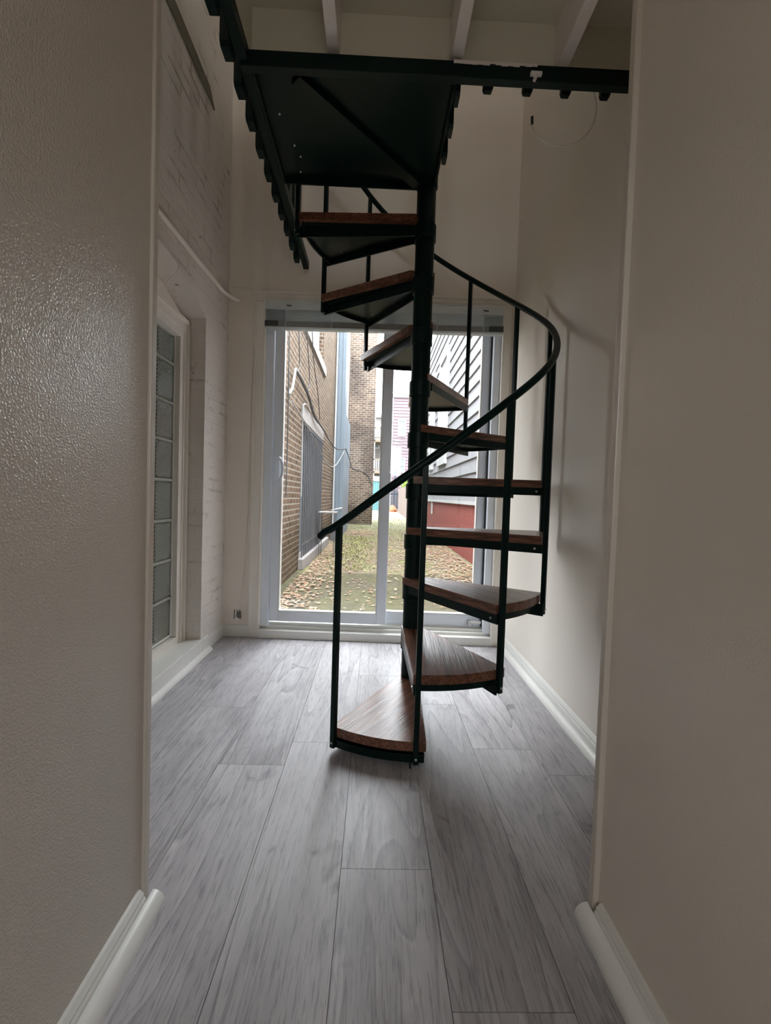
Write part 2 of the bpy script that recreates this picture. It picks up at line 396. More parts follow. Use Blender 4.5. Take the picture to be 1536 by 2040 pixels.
X0, PW = -0.7398, 0.2274
joint = {-3: 1.35, -2: 0.75, -1: 1.20, 0: 1.938, 1: 1.524, 2: 1.671, 3: 1.097, 4: 2.004, 5: 1.648, 6: 1.494, 7: 0.9}
fm = MB()
for k in range(-3, 8):
    xa, xb = X0 + k*PW, X0 + (k+1)*PW
    xa, xb = max(xa, -1.20), min(xb, 0.90)
    if xb - xa < 0.01: continue
    ys = sorted(y for y in [joint[k] + 1.22*i for i in range(-4, 4)] if BACKY < y < 2.9)
    ys = [BACKY] + ys + [2.93]
    for y0, y1 in zip(ys, ys[1:]):
        g = 0.0007; c = (R.random(), R.random(), R.random())
        fm.box(xa + g, xb - g, y0 + g, y1 - g, -0.004, 0.0); fm.c += [c]*8
fl = fm.build('floor', M_FLOOR); struct(fl, 'grey wood-look vinyl plank floor')
struct(MB().box(-1.20, 0.98, BACKY, 2.93, -0.12, -0.0035).build('floor_underlay', M_SEAM, fl))

wl = struct(MB().box(-1.10, HLX, -0.95, OPY, 0.0, 2.577).build('wall_hall_left', M_HALL_L), 'hall wall with stippled glossy paint')
wr = struct(MB().box(HRX, 1.10, -0.95, OPY - 0.02, 0.0, 2.577).build('wall_hall_right', M_HALL_R), 'smooth hall wall at the right of the opening')
t1 = struct(MB().box(HLX - 0.004, HLX + 0.0072, OPY - 0.016, OPY + 0.006, 0.0, 2.577).build('trim_1', M_TRIMHALL, bevel=0.003), 'corner bead strip at the end of the left hall wall')
t2 = struct(MB().box(HRX - 0.0125, HRX + 0.004, OPY - 0.036, OPY - 0.014, 0.0, 2.577).build('trim_2', M_TRIMHALL, bevel=0.003), 'corner bead strip at the end of the right hall wall')

def baseboard_run(name, xw, sgn, y0, y1, h, t=0.012, parent=None):
    prof = [(0, 0), (t, 0), (t, h*0.62), (t*0.72, h*0.72), (t*0.80, h*0.80), (t*0.35, h*0.95), (0, h)]
    m = MB(); k = len(m.v); n = len(prof)
    for y in (y0, y1):
        for a, z in prof: m.v.append((xw + sgn*a, y, z))
    for i in range(n):
        j = (i+1) % n; m.f.append((i, j, n+j, n+i))
    m.f.append(tuple(reversed(range(n)))); m.f.append(tuple(range(n, 2*n)))
    return m.build(name, M_WHITE, parent)
def quarter_round(name, xw, sgn, y0, y1, r=0.024, parent=None, z0=0.0):
    prof = [(0, z0)] + [(r*math.cos(a*math.pi/16), z0 + r*math.sin(a*math.pi/16)) for a in range(0, 9)]
    m = MB(); n = len(prof)
    for y in (y0, y1):
        for a, z in prof: m.v.append((xw + sgn*a, y, z))
    for i in range(n):
        j = (i+1) % n; m.f.append((i, j, n+j, n+i))
    m.f.append(tuple(reversed(range(n)))); m.f.append(tuple(range(n, 2*n)))
    return m.build(name, M_WHITE, parent, smooth=True)
bl = baseboard_run('baseboard_left', HLX, 1, -0.95, OPY - 0.028, 0.055, 0.017); struct(bl, 'white baseboard of the left hall wall'); struct(quarter_round('shoe_moulding', HLX + 0.017, 1, -0.95, OPY + 0.004, 0.027, bl))
br = baseboard_run('baseboard_right', HRX, -1, -0.95, OPY - 0.05, 0.055, 0.017); struct(br, 'white baseboard of the right hall wall'); struct(quarter_round('shoe_moulding', HRX - 0.017, -1, -0.95, OPY - 0.02, 0.030, br))
b3 = baseboard_run('baseboard_room', RWX, -1, OPY - 0.02, 2.846, 0.078, 0.013); struct(b3, 'white baseboard along the right room wall'); struct(quarter_round('shoe_moulding', RWX - 0.013, -1, OPY - 0.02, 2.846, 0.024, b3))

# right room wall (full height), upper walls round the loft
struct(MB().box(RWX, 1.10, OPY - 0.02, 2.99, 0.0, TOP).box(RWX, 1.10, BACKY, 0.15, 2.577, TOP).box(RWX, 1.10, 0.70, OPY - 0.02, 2.577, TOP).box(RWX, 1.10, 0.15, 0.70, 2.577, 3.25).box(RWX, 1.10, 0.15, 0.70, 3.85, TOP).build('wall_right', M_ROOM), 'plain plaster wall at the right of the stair')  # unseen side opening added at loft level to light the upper brick wall
# left brick wall with an arched window opening
WY0, WY1, WZ0 = 1.42, 2.545, 0.02
def arch(y):
    c = (WY0 + WY1) / 2; h = (WY1 - WY0) / 2
    return 1.895 + 0.125 * (1 - ((y - c) / h) ** 2)
m = MB()
m.box(-1.22, LWX, WY1, 2.95, 0.0, TOP); m.box(-1.22, LWX, OPY - 0.9, WY0, 0.0, TOP)
m.box(-1.22, LWX, BACKY, OPY - 0.9, 2.577, TOP)
nseg = 20
for i in range(nseg):
    ya = WY0 + (WY1 - WY0) * i / nseg; yb = WY0 + (WY1 - WY0) * (i + 1) / nseg
    za, zb = arch(ya), arch(yb)
    m.quad_box([(-1.22, ya, za), (LWX, ya, za), (LWX, yb, zb), (-1.22, yb, zb), (-1.22, ya, TOP), (LWX, ya, TOP), (LWX, yb, TOP), (-1.22, yb, TOP)])
m.box(-1.22, LWX, WY0, WY1, 0.0, WZ0)
struct(m.build('wall_left', M_PBRICK), 'white painted brick wall at the left')
# door wall with opening
S0, S1, ZT = 0.238, 1.742, 2.150
m = MB()
m.box(-0.20, S0, 0, 0.14, 0, TOP, dw); m.box(S1, 1.95, 0, 0.14, 0, TOP, dw); m.box(S0, S1, 0, 0.14, ZT, TOP, dw)
m.box(S0, S1, 0, 0.14, -0.12, 0.0, dw)
struct(m.build('wall_back', M_ROOM), 'plaster wall round the sliding door')
# far end of the hall behind the camera: opening added for fill light; loft end wall with another added opening
m = MB()
m.box(-1.22, -0.29, BACKY - 0.12, BACKY, 0, TOP); m.box(0.33, 1.10, BACKY - 0.12, BACKY, 0, TOP)
m.box(-0.29, 0.33, BACKY - 0.12, BACKY, 1.80, 3.10); m.box(-0.29, 0.33, BACKY - 0.12, BACKY, 3.62, TOP)
m.box(-0.29, 0.33, BACKY - 0.12, BACKY, 0, 1.30)
struct(m.build('wall_front', M_ROOM), 'end wall behind the camera with openings added to let in fill light')
m = MB(); m.box(-1.22, -1.10, BACKY, 0.1, 0, 2.577); m.box(1.10, 1.22, BACKY, -0.95, 0, 2.577)
struct(m.build('wall_side', M_ROOM), 'side walls of the space behind the camera')
struct(MB().box(-1.22, 1.10, BACKY - 0.12, 3.05, TOP, TOP + 0.1).build('ceiling_upper', M_ROOM), 'high ceiling over the loft')
portal('portal_door', dw((S0+S1)/2, 0.16, 1.07), (math.radians(-90), 0, math.atan2(TW.y, TW.x)), S1 - S0, 2.05)
portal('portal_hall', (0.02, BACKY - 0.14, 1.55), (math.radians(90), 0, 0), 0.62, 0.5)
portal('portal_loft', (0.02, BACKY - 0.14, 3.36), (math.radians(90), 0, 0), 0.62, 0.52)

portal('portal_loft_side', (1.11, 0.425, 3.55), (0, math.radians(90), 0), 0.6, 0.55)
# loft floor = ceiling of the hall, with joists
LFX = -0.479
cl = struct(MB().box(LFX, RWX, BACKY, 1.594, 2.578, 2.605).build('ceiling', M_CEIL), 'painted loft floor deck seen from below')
struct(MB().box(LFX, RWX, 1.582, 1.596, 2.394, 2.578).build('rim_board', M_CEIL, cl))
struct(MB().box(LFX, LFX + 0.012, OPY, 1.582, 2.394, 2.578).build('rim_board', M_CEIL, cl))
for xj in (-0.187, 0.228, 0.589):
    struct(MB().box(xj - 0.0195, xj + 0.0195, BACKY, 1.582, 2.413, 2.578).build('joist', M_JOIST, cl, bevel=0.002))

# ------------------------------------------------------------------ glass block window and its ledge
wd = struct(empty('window_1', (-1.10, 2.0, 0.1)), 'glass block window in the painted brick wall')
def wbuild(mb, name, mat, par=wd, **k):
    mb.v = [(x + 1.10, y - 2.0, z - 0.1) for x, y, z in mb.v] if par is wd else mb.v
    return struct(mb.build(name, mat, par, **k))
GY0, GY1 = 1.51, 2.452
zs = [0.148, 0.352, 0.559, 0.775, 0.990, 1.197, 1.399, 1.607, 1.760]
frm = MB()
for (y0, y1, z0, z1) in ((GY1, WY1, 0.09, 1.872), (WY0, GY0, 0.09, 1.872), (GY0, GY1, 1.762, 1.872), (GY0, GY1, 0.0, 0.132)):
    frm.box(-1.13, -1.068, y0, y1, z0, z1)
for y0, y1 in ((WY1 - 0.024, WY1 - 0.006), (WY0 + 0.006, WY0 + 0.024)):
    frm.box(-1.068, -1.052, y0, y1, 0.09, 1.868)
for y0, y1 in ((GY1 + 0.038, GY1 + 0.052), (GY0 - 0.052, GY0 - 0.038)):
    frm.box(-1.068, -1.060, y0, y1, 0.09, 1.812)
frm.box(-1.068, -1.052, WY0, WY1, 1.850, 1.868); frm.box(-1.068, -1.060, GY0 - 0.05, GY1 + 0.05, 1.800, 1.812)
wbuild(frm, 'window_frame', M_CREAM, bevel=0.002)
wbuild(MB().box(-1.16, -1.10, WY0, WY1, 1.872, 2.03), 'transom_panel', M_CREAM)
grid = MB().box(-1.20, -1.105, GY0, GY1, zs[0] - 0.02, zs[-1])
wbuild(grid, 'mortar_grid', M_MORTAR)
for z0, z1 in zip(zs, zs[1:]):
    for i in range(5):
        ya = GY1 - 0.19 * i; yb = max(ya - 0.19, GY0)
        g = MB().box(-1.16, -1.0985, yb + 0.006, ya - 0.006, z0 + 0.009, z1 - 0.009)
        wbuild(g, 'glass_block', M_GBLOCK, bevel=0.008)
for zz in zs[1:-1]:
    b_ = MB().tube([(-1.1005, GY0, zz), (-1.1005, GY1 + 0.003, zz)], 0.0085, 8)
    wbuild(b_, 'mortar_bead', M_MORTAR, smooth=True)
b_ = MB().tube([(-1.0975, GY1 - 0.004, zs[0] - 0.006), (-1.0975, GY1 - 0.004, zs[-1])], 0.005, 8).tube([(-1.0975, GY0, zs[0] - 0.004), (-1.0975, GY1, zs[0] - 0.004)], 0.006, 8)
wbuild(b_, 'caulk_bead', M_WHITE, smooth=True)
led = struct(MB().box(-1.19, -0.957, WY0, WY1 + 0.0, 0.0, 0.093).box(LWX, -0.957, WY1, 2.634, 0.0, 0.093).box(LWX, -0.957, 1.30, WY0, 0.0, 0.093).build('trim_3', M_WHITE, bevel=0.003), 'low white ledge under the glass block window')
struct(quarter_round('shoe_moulding', -0.957, 1, 1.25, 2.645, 0.023, led))
struct(MB().box(LWX, -0.962, 2.634, 2.915, 0.0, 0.075).build('baseboard_brick', M_WHITE, bevel=0.002), 'short baseboard at the foot of the brick pier')
struct(MB().box(0.0, 0.168, -0.010, 0.0, 0.0, 0.076, dw).build('baseboard_back', M_WHITE, bevel=0.002), 'short baseboard left of the sliding door')
# weathered nailer strip high in the brick wall
lath = MB()
lath.quad_box([(-0.985, 1.35, 3.03), (-0.962, 1.35, 3.03), (-0.962, 2.60, 3.065), (-0.985, 2.60, 3.065), (-0.985, 1.35, 3.12), (-0.962, 1.35, 3.12), (-0.962, 2.52, 3.125), (-0.985, 2.52, 3.125)])
tag(lath.build('nailing_strip', M_LATH), 'grey weathered wooden strip set high in the painted brick wall', 'wood strip')

# ------------------------------------------------------------------ sliding glass door
dr = struct(empty('door_1', dw(S0, 0.05, 0)), 'white sliding glass door to the yard')
AO = Vector(dw(S0, 0.05, 0))
def dloc(s_, n_, z_): return tuple(Vector(dw(s_, n_, z_)) - AO)
def dbox(boxes, name, mat, par=dr, **k):
    mb = MB()
    for b_ in boxes: mb.box(*b_, dloc)
    return struct(mb.build(name, mat, par, **k))
dbox([(S0, S0 + 0.052, 0.02, 0.13, 0.05, 2.105), (S1 - 0.045, S1, 0.02, 0.13, 0.05, 2.105), (S0, S1, 0.02, 0.13, 2.105, 2.15)], 'door_frame', M_VINYL, bevel=0.003)
dbox([(S1 - 0.052, S1 - 0.045, 0.06, 0.10, 0.1, 2.10)], 'weather_seal', M_GASKET)
dbox([(S0, S1, -0.028, 0.02, 0.0, 0.052), (S0, S1, 0.02, 0.13, 0.0, 0.070), (S0, S1, 0.045, 0.052, 0.07, 0.088), (S0, S1, 0.085, 0.13, 0.07, 0.098)], 'threshold', M_WHITE, bevel=0.003)
def panel(name, s0, s1, n0, n1, stl, str_, zb, zr, zt):
    p = dbox([(s0, s0 + stl, n0, n1, zb, zt), (s1 - str_, s1, n0, n1, zb, zt), (s0 + stl, s1 - str_, n0, n1, zb, zr), (s0 + stl, s1 - str_, n0, n1, zt - 0.03, zt)], name, M_VINYL, bevel=0.004)
    gz = (n0 + n1) / 2
    dbox([(s0 + stl - 0.002, s1 - str_ + 0.002, gz - 0.003, gz + 0.003, zr - 0.002, zt - 0.028)], 'glass_pane', M_PANE, p)
    e = 0.007
    dbox([(s0 + stl, s0 + stl + e, n0 - 0.002, n1 + 0.002, zr, zt - 0.03), (s1 - str_ - e, s1 - str_, n0 - 0.002, n1 + 0.002, zr, zt - 0.03), (s0 + stl + e, s1 - str_ - e, n0 - 0.002, n1 + 0.002, zr, zr + e)], 'glazing_bead', M_WHITE, p)
    return p
sp = panel('sliding_panel', S0 + 0.055, 1.062, 0.030, 0.066, 0.058, 0.064, 0.098, 0.165, 2.105)
fp = panel('fixed_panel', 1.005, S1 - 0.050, 0.080, 0.116, 0.05, 0.052, 0.092, 0.170, 2.105)
# D handle, with its backplate, on the sliding panel
hp = MB()
hp.box(S0 + 0.074, S0 + 0.104, 0.020, 0.030, 1.010, 1.178, dloc)
arc = []
for i in range(13):
    a = math.pi * (i / 12 - 0.5)
    arc.append(dloc(S0 + 0.098 + 0.036 * math.cos(a), -0.012 if 1 < i < 11 else 0.012, 1.094 + 0.076 * math.sin(a)))
hp.tube(arc, 0.0085, 8)
struct(hp.build('door_handle', M_VINYL, sp, smooth=True, bevel=0.0))
dbox([(1.052, 1.066, 0.012, 0.030, 1.03, 1.09)], 'latch_knob', M_VINYL, sp, bevel=0.004)
fl_ = dbox([(1.612, 1.712, 0.062, 0.082, 0.118, 0.136)], 'foot_lock', M_WHITE, fp, bevel=0.003)
dbox([(1.606, 1.624, 0.056, 0.082, 0.104, 0.136)], 'lock_catch', M_CHROME, fp, bevel=0.002)
# casing round the door
cs = MB()
def casing_piece(s0, s1, z0, z1, inner):
    cs.box(s0, s1, -0.014, 0.0, z0, z1, dw)
casing_piece(0.172, S0, 0.0, ZT, 1); casing_piece(S1, 1.795, 0.0, ZT, -1); cs.box(0.165, 1.80, -0.014, 0.0, ZT, 2.212, dw)
cs.box(0.172, 0.184, -0.022, -0.014, 0.0, 2.2, dw); cs.box(S0 - 0.010, S0 + 0.002, -0.020, -0.014, 0.0, ZT, dw); cs.box(S1 - 0.002, S1 + 0.012, -0.020, -0.014, 0.0, ZT, dw)
cs.box(0.165, 1.80, -0.024, -0.014, 2.195, 2.214, dw); cs.box(0.2, 1.79, -0.019, -0.014, 2.168, 2.178, dw); cs.box(S0, S1, -0.020, -0.014, ZT - 0.002, ZT + 0.010, dw)
struct(cs.build('trim_4', M_CREAM, bevel=0.003), 'cream moulded casing round the sliding door')
# raised mini blind
bo = empty('mini_blind', dw(S0, 0.0, 1.97))
AO2 = Vector(dw(S0, 0.0, 1.97))
def bloc(s_, n_, z_): return tuple(Vector(dw(s_, n_, z_)) - AO2)
tag(bo, 'raised white mini blind bunched at the top of the sliding door', 'window blind')
BS0, BS1 = S0 + 0.004, S1 - 0.004
MB().box(BS0, BS1, -0.040, 0.012, 2.092, 2.146, bloc).box(BS0, BS1, -0.044, -0.040, 2.128, 2.147, bloc).build('head_rail', M_BLIND, bo, bevel=0.002)
for i in range(9):
    z = 2.024 + i * 0.0074
    sl = MB()
    q = []
    for nn, dz in ((-0.037, -0.001), (-0.024, 0.002), (-0.012, 0.002), (0.002, -0.001)):
        q.append((nn, z + dz))
    k = 0
    for s_ in (BS0 + 0.004, BS1 - 0.004):
        for nn, zz in q: sl.v.append(bloc(s_, nn, zz))
        for nn, zz in q: sl.v.append(bloc(s_, nn, zz + 0.0016))
    for j in range(3):
        sl.f.append((j, j+1, 8+j+1, 8+j)); sl.f.append((4+j, 12+j, 12+j+1, 4+j+1))
    sl.f += [(0, 8, 12, 4), (3, 7, 15, 11), (0, 4, 5, 1), (1, 5, 6, 2), (2, 6, 7, 3), (8, 9, 13, 12), (9, 10, 14, 13), (10, 11, 15, 14)]
    sl.build('slat', M_BLIND, bo)
MB().box(BS0, BS1, -0.036, 0.002, 1.985, 2.020, bloc).build('bottom_rail', paint('blind_bottom_rail_grey', (0.30, 0.31, 0.305), 0.35), bo, bevel=0.002)
MB().box(BS0, BS0 + 0.085, -0.040, -0.035, 1.990, 2.022, bloc).build('rail_end_cap', M_BLINDDARK, bo)
MB().box(BS1 - 0.09, BS1, -0.040, -0.035, 1.990, 2.022, bloc).build('rail_end_cap', M_BLINDDARK, bo)
MB().box(BS0 + 0.005, BS1 - 0.005, -0.038, 0.003, 1.974, 1.985, bloc).build('rail_lip', M_BLIND, bo)
for s_ in (BS0 + 0.13, BS0 + 0.42, BS0 + 1.08, BS0 + 1.37):
    MB().box(s_, s_ + 0.003, -0.040, -0.0375, 1.984, 2.10, bloc).build('ladder_tape', M_BLIND, bo)
for s_ in (BS0 + 0.14, BS0 + 1.37):
    MB().tube([bloc(s_, -0.044, 2.118), bloc(s_ + 0.003, -0.048, 2.112), bloc(s_ + 0.028, -0.047, 2.112)], 0.004, 6).build('cord_knot', M_BLINDDARK, bo)

# ------------------------------------------------------------------ spiral staircase
PX, PY = 0.1915, 2.0963; A1 = math.radians(-123.403); DT = math.radians(30); Z1, RISE = 0.0929, 0.2360
RTd, RP, DL = 0.5845, 0.5904, math.radians(1.0)
st = empty('spiral_staircase', (PX, PY, 0)); tag(st, 'black steel spiral staircase with oak treads climbing to the loft', 'staircase')
pole = MB().lathe([(0.052, 0.0), (0.052, 0.008), (0.0435, 0.010), (0.0435, 3.50), (0.034, 3.53)], 0, 0, 32).build('center_pole', M_BLACK, st, smooth=True)
def arcpts(r, a0, a1, n): return [(r*math.cos(a0 + (a1-a0)*i/n), r*math.sin(a0 + (a1-a0)*i/n)) for i in range(n+1)]
# local tread frame: +X along the nosing, z=0 is the top of the wood
aN = -0.012; aR = math.atan2(0.318, 0.4617)
wood_poly = [(-0.017, -0.049)] + arcpts(0.578, aN, aR, 14) + [(0.0205, 0.059)]
wood_me = MB().prism(wood_poly, -0.034, 0.0).mesh('tread', M_OAK)
def bar(mb, p, q, t, z0, z1, side):
    p, q = Vector((*p, 0)), Vector((*q, 0)); d = (q - p).normalized(); nrm = Vector((-d.y, d.x, 0)) * t * side
    c = [p, q, q + nrm, p + nrm]
    if side < 0: c = [c[0], c[3], c[2], c[1]]
    mb.quad_box([(v.x, v.y, z0) for v in c] + [(v.x, v.y, z1) for v in c])
def band(mb, r0, r1, z0, z1, a0, a1, n=12):
    o_, i_ = arcpts(r1, a0, a1, n), arcpts(r0, a0, a1, n)
    for i in range(n):
        mb.quad_box([(*o_[i], z0), (*o_[i+1], z0), (*i_[i+1], z0), (*i_[i], z0), (*o_[i], z1), (*o_[i+1], z1), (*i_[i+1], z1), (*i_[i], z1)])
fr = MB()
bar(fr, (0.034, -0.046), (0.583, -0.006), 0.007, -0.070, -0.034, 1)          # front flange
bar(fr, (0.022, 0.034), (0.519, 0.294), 0.007, -0.084, -0.035, -1)           # rear bar that reaches the baluster
band(fr, 0.558, 0.565, -0.062, -0.034, aN + 0.01, aR - 0.02)
frame_me = fr.mesh('tread_frame', M_BLACK)
plate_me = MB().prism([(0.040, -0.038)] + arcpts(0.557, aN + 0.004, aR - 0.03, 10) + [(0.034, 0.038)], -0.045, -0.0345).mesh('support_plate', M_BLACK)
hub_me = MB().lathe([(0.0440, -0.104), (0.0497, -0.102), (0.0497, -0.034), (0.0440, -0.031)], 0, 0, 28).mesh('hub_sleeve', M_BLACK, True)
bolt_me = MB().lathe([(0.0045, 0.0), (0.0045, 0.003), (0.002, 0.0042)], 0, 0, 8).mesh('bolt', M_CHROME)
def link(name, me, parent, loc=(0, 0, 0), rot=(0, 0, 0)):
    o = bpy.data.objects.new(name, me); COL.objects.link(o); o.parent = parent; o.location = loc; o.rotation_euler = rot; return o
for n in range(1, 11):
    t = link('tread', wood_me, st, (0, 0, Z1 + (n-1)*RISE), (0, 0, A1 + (n-1)*DT))
    if n == 1:
        ap = MB(); band(ap, 0.574, 0.584, -0.070, -0.040, aN, aR - 0.01); band(ap, 0.566, 0.588, -0.046, -0.040, aN, aR - 0.01); ap.build('apron', M_BLACK, t, bevel=0.001)
    link('tread_frame', frame_me, t); link('support_plate', plate_me, t); link('hub_sleeve', hub_me, t)
    for (bx, by) in ((0.46, 0.035), (0.41, 0.20), (0.20, 0.07)):
        link('bolt', bolt_me, t, (bx, by, -0.045), (math.pi, 0, 0))
    link('bolt', bolt_me, t, (0.553, -0.0085, -0.052), (math.pi/2, 0, 0))
RZ = [0.8284, 1.0541, 1.2924, 1.5056, 1.7393, 1.9621, 2.1941, 2.4198, 2.6456, 2.8781, 3.1084]
for k in range(0, 11):
    a = A1 + k*DT + DL
    zb = Z1 + (k-1)*RISE - (0.080 if k > 1 else 0.070) if k else Z1 - 0.068
    r = RP
    mb = MB(); d = 0.0095
    ca, sa = math.cos(a), math.sin(a)
    c = [(r*ca + u*ca - v*sa, r*sa + u*sa + v*ca) for u, v in ((-d, -d), (d, -d), (d, d), (-d, d))]
    mb.quad_box([(x, y, zb) for x, y in c] + [(x, y, RZ[k]) for x, y in c])
    b_ = mb.build('baluster', M_BLACK, st, bevel=0.0015)
    bm_ = MB().box(-0.012, 0.012, -0.012, 0.012, -0.004, 0.004); 
    link('bolt', bolt_me, b_, ((r+0.0095)*ca, (r+0.0095)*sa, zb + 0.02), (0, math.pi/2, a))
def railz(k):
    if k < 0: return RZ[0] + 0.16 * k
    i = min(int(k), 9); f = k - i
    return RZ[i]*(1-f) + RZ[i+1]*f
rail = [(RP*math.cos(A1 + DL + k*DT), RP*math.sin(A1 + DL + k*DT), railz(k) + 0.004) for k in [-0.30 + 10.6*i/130 for i in range(131)]]
sm = []
for i, p in enumerate(rail):
    w_ = [rail[min(max(i+j, 0), 130)] for j in (-3, -2, -1, 0, 1, 2, 3)]
    sm.append((p[0], p[1], sum(q[2] for q in w_)/7 if 0 < i < 130 else p[2]))
hr = MB().tube(sm, 0.0142, 14).build('handrail', M_BLACK, st, smooth=True)
# square landing between pole and loft edge
LX0, LX1, LY0, LY1, LZ = -0.461 - PX, 0.231 - PX, 1.565 - PY, 2.105 - PY, 2.3537
ld = MB().box(LX0, LX1, LY0, LY1, LZ + 0.022, LZ + 0.034).build('landing', M_BLACK, st)
MB().box(LX0, LX1, LY1 - 0.008, LY1, LZ - 0.004, LZ + 0.022).box(LX1 - 0.008, LX1, LY0, LY1 - 0.008, LZ - 0.004, LZ + 0.022).box(LX0, LX0 + 0.008, LY0, LY1 - 0.008, LZ - 0.004, LZ + 0.022).build('landing_flange', M_BLACK, ld)
br_ = MB(); bar(br_, (LX0 + 0.16, LY0 + 0.01), (-0.03, -0.03), 0.045, LZ - 0.002, LZ + 0.020, 1); br_.build('landing_brace', M_BLACK, ld)
MB().box(LX0, LX1, LY0, LY1, LZ + 0.034, LZ + 0.062).build('landing_board', M_OAK, ld)
link('hub_sleeve', hub_me, ld, (0, 0, LZ + 0.104))
for (bx, by, bz) in ((-0.60, -0.34, 0), (-0.57, -0.19, 0), (-0.555, -0.13, 0), (-0.57, -0.04, 0)):
    link('bolt', bolt_me, ld, (bx, by, LZ + 0.022), (math.pi, 0, 0))

# ------------------------------------------------------------------ loft edge beams and guard rails
eb = struct(MB().box(-0.49, RWX, 1.533, 1.562, 2.342, 2.395).build('beam', M_BLACK, bevel=0.002), 'black steel edge beam under the loft')
pe = MB(); rr_ = random.Random(5); xs_ = [0.215 + 0.02*i for i in range(15)]
for xa, xb in zip(xs_, xs_[1:]):
    pe.box(xa, xb + 0.001, 1.5318, 1.5345, 2.3895 - rr_.uniform(0, 0.006), 2.3965)
struct(pe.build('paint_edge', M_JOIST, eb))
def guard(name, label, pts_fn, stations, zbot, beam_boxes, rail_pts, w=0.030, d=0.016):
    g = empty(name, pts_fn(stations[0])[:2] + (2.354,)); o0 = Vector(g.location)
    tag(g, label, 'railing', 'loft guard railings')
    if beam_boxes:
        mb = MB()
        for b_ in beam_boxes: mb.box(*b_)
        mb.v = [tuple(Vector(q) - o0) for q in mb.v]; mb.build('rail_channel', M_BLACK, g, bevel=0.002)
    for s_ in stations:
        x, y, ax = pts_fn(s_)
        x -= o0.x; y -= o0.y; mb = MB()
        w0, w1 = w*0.40, w*0.55; z0 = zbot - 2.354
        for (h0, za, h1, zb2) in ((w0, z0, w1, z0 + 0.012), (w1, z0 + 0.012, w1, z0 + 0.95)):
            if ax == 'y':
                mb.quad_box([(x - d/2, y - h0, za), (x + d/2, y - h0, za), (x + d/2, y + h0, za), (x - d/2, y + h0, za), (x - d/2, y - h1, zb2), (x + d/2, y - h1, zb2), (x + d/2, y + h1, zb2), (x - d/2, y + h1, zb2)])
            else:
                mb.quad_box([(x - h0, y - d/2, za), (x + h0, y - d/2, za), (x + h0, y + d/2, za), (x - h0, y + d/2, za), (x - h1, y - d/2, zb2), (x + h1, y - d/2, zb2), (x + h1, y + d/2, zb2), (x - h1, y + d/2, zb2)])
        mb.build('railing_baluster', M_BLACK, g)
    MB().tube([tuple(Vector(p) - o0) for p in rail_pts], 0.018, 10).build('top_rail', M_BLACK, g, smooth=True)
    return g
sta = [1.351 + 0.1382*i for i in range(-8, 11)]
guard('guard_rail', 'long black guard rail along the left edge of the loft, nearest the brick wall', lambda s_: (-0.512, s_ - 0.013, 'y'), sta, 2.320,
      [(-0.498, -0.463, 0.20, 2.885, 2.354, 2.402)], [(-0.512, 0.20, 3.28), (-0.512, 2.885, 3.28)], w=0.062, d=0.027)
guard('guard_rail', 'short black guard rail on the right side of the stair landing', lambda s_: (0.2395, s_ - 0.013, 'y'), [1.6155, 1.752, 1.889], 2.320, [], [(0.2395, 1.58, 3.28), (0.2395, 1.95, 3.28)], w=0.056, d=0.016)
guard('guard_rail', 'black guard rail over the steel edge beam, right of the landing', lambda s_: (s_, 1.606, 'x'), [0.348, 0.487, 0.622, 0.7615], 2.361, [], [(0.33, 1.606, 3.28), (0.84, 1.606, 3.28)], w=0.032, d=0.016)
# white paint smear / cable clip on the beam and the dangling cable
cp = empty('cable_clip', (0.490, 1.5325, 2.356)); tag(cp, 'small white cable clip screwed to the black edge beam', 'clip')
MB().box(-0.018, 0.020, -0.010, 0.003, -0.001, 0.011).build('clip_bar', M_WHITE, cp, bevel=0.002)
MB().tube([(-0.004, -0.006, -0.001), (-0.002, -0.009, -0.012), (-0.006, -0.006, -0.020)], 0.0055, 8).build('clip_hook', M_WHITE, cp, smooth=True)
def smooth_path(pts, n=6):
    out = []; P = [Vector(p) for p in pts]
    for i in range(len(P)-1):
        p0, p1, p2, p3 = P[max(i-1, 0)], P[i], P[i+1], P[min(i+2, len(P)-1)]
        for j in range(n):
            t = j/n
            out.append(0.5*((2*p1) + (p2-p0)*t + (2*p0-5*p1+4*p2-p3)*t*t + (3*p1-p0-3*p2+p3)*t**3))
    out.append(P[-1]); return out
dc = empty('hanging_cable', (0.7182, 1.6188, 2.4221)); tag(dc, 'thin white cable hanging in a loop from the black edge beam', 'cable')
pts = [(0.7205, 1.596, 2.4449), (0.7182, 1.6188, 2.4221), (0.733, 1.6188, 2.3765), (0.7399, 1.6188, 2.34), (0.7285, 1.6188, 2.2751), (0.6772, 1.6188, 2.2203), (0.6202, 1.6188, 2.201), (0.5609, 1.6188, 2.2135), (0.5255, 1.6188, 2.2409), (0.513, 1.6188, 2.2716)]
o0 = Vector((0.7182, 1.6188, 2.4221))
MB().tube([p - o0 for p in smooth_path(pts)], 0.0026, 8).build('cable_sheath', M_CABLE_W, dc, smooth=True)
MB().tube([Vector((0.513, 1.6188, 2.2705)) - o0, Vector((0.5119, 1.6188, 2.2979)) - o0], 0.0048, 8).build('cable_plug', M_CABLE_B, dc, smooth=True)
# painted conduit along the brick wall
cd_ = MB().tube(smooth_path([(-0.955, 1.02, 2.10), (-0.955, 1.925, 2.116), (-0.955, 2.253, 2.125), (-0.955, 2.64, 2.139), (-0.952, 2.76, 2.143), (-0.93, 2.86, 2.150), (-0.905, 2.905, 2.155)]), 0.013, 12).build('conduit_pipe', M_CREAM, smooth=True)
tag(cd_, 'cream painted conduit pipe running along the brick wall above the arched window', 'pipe')
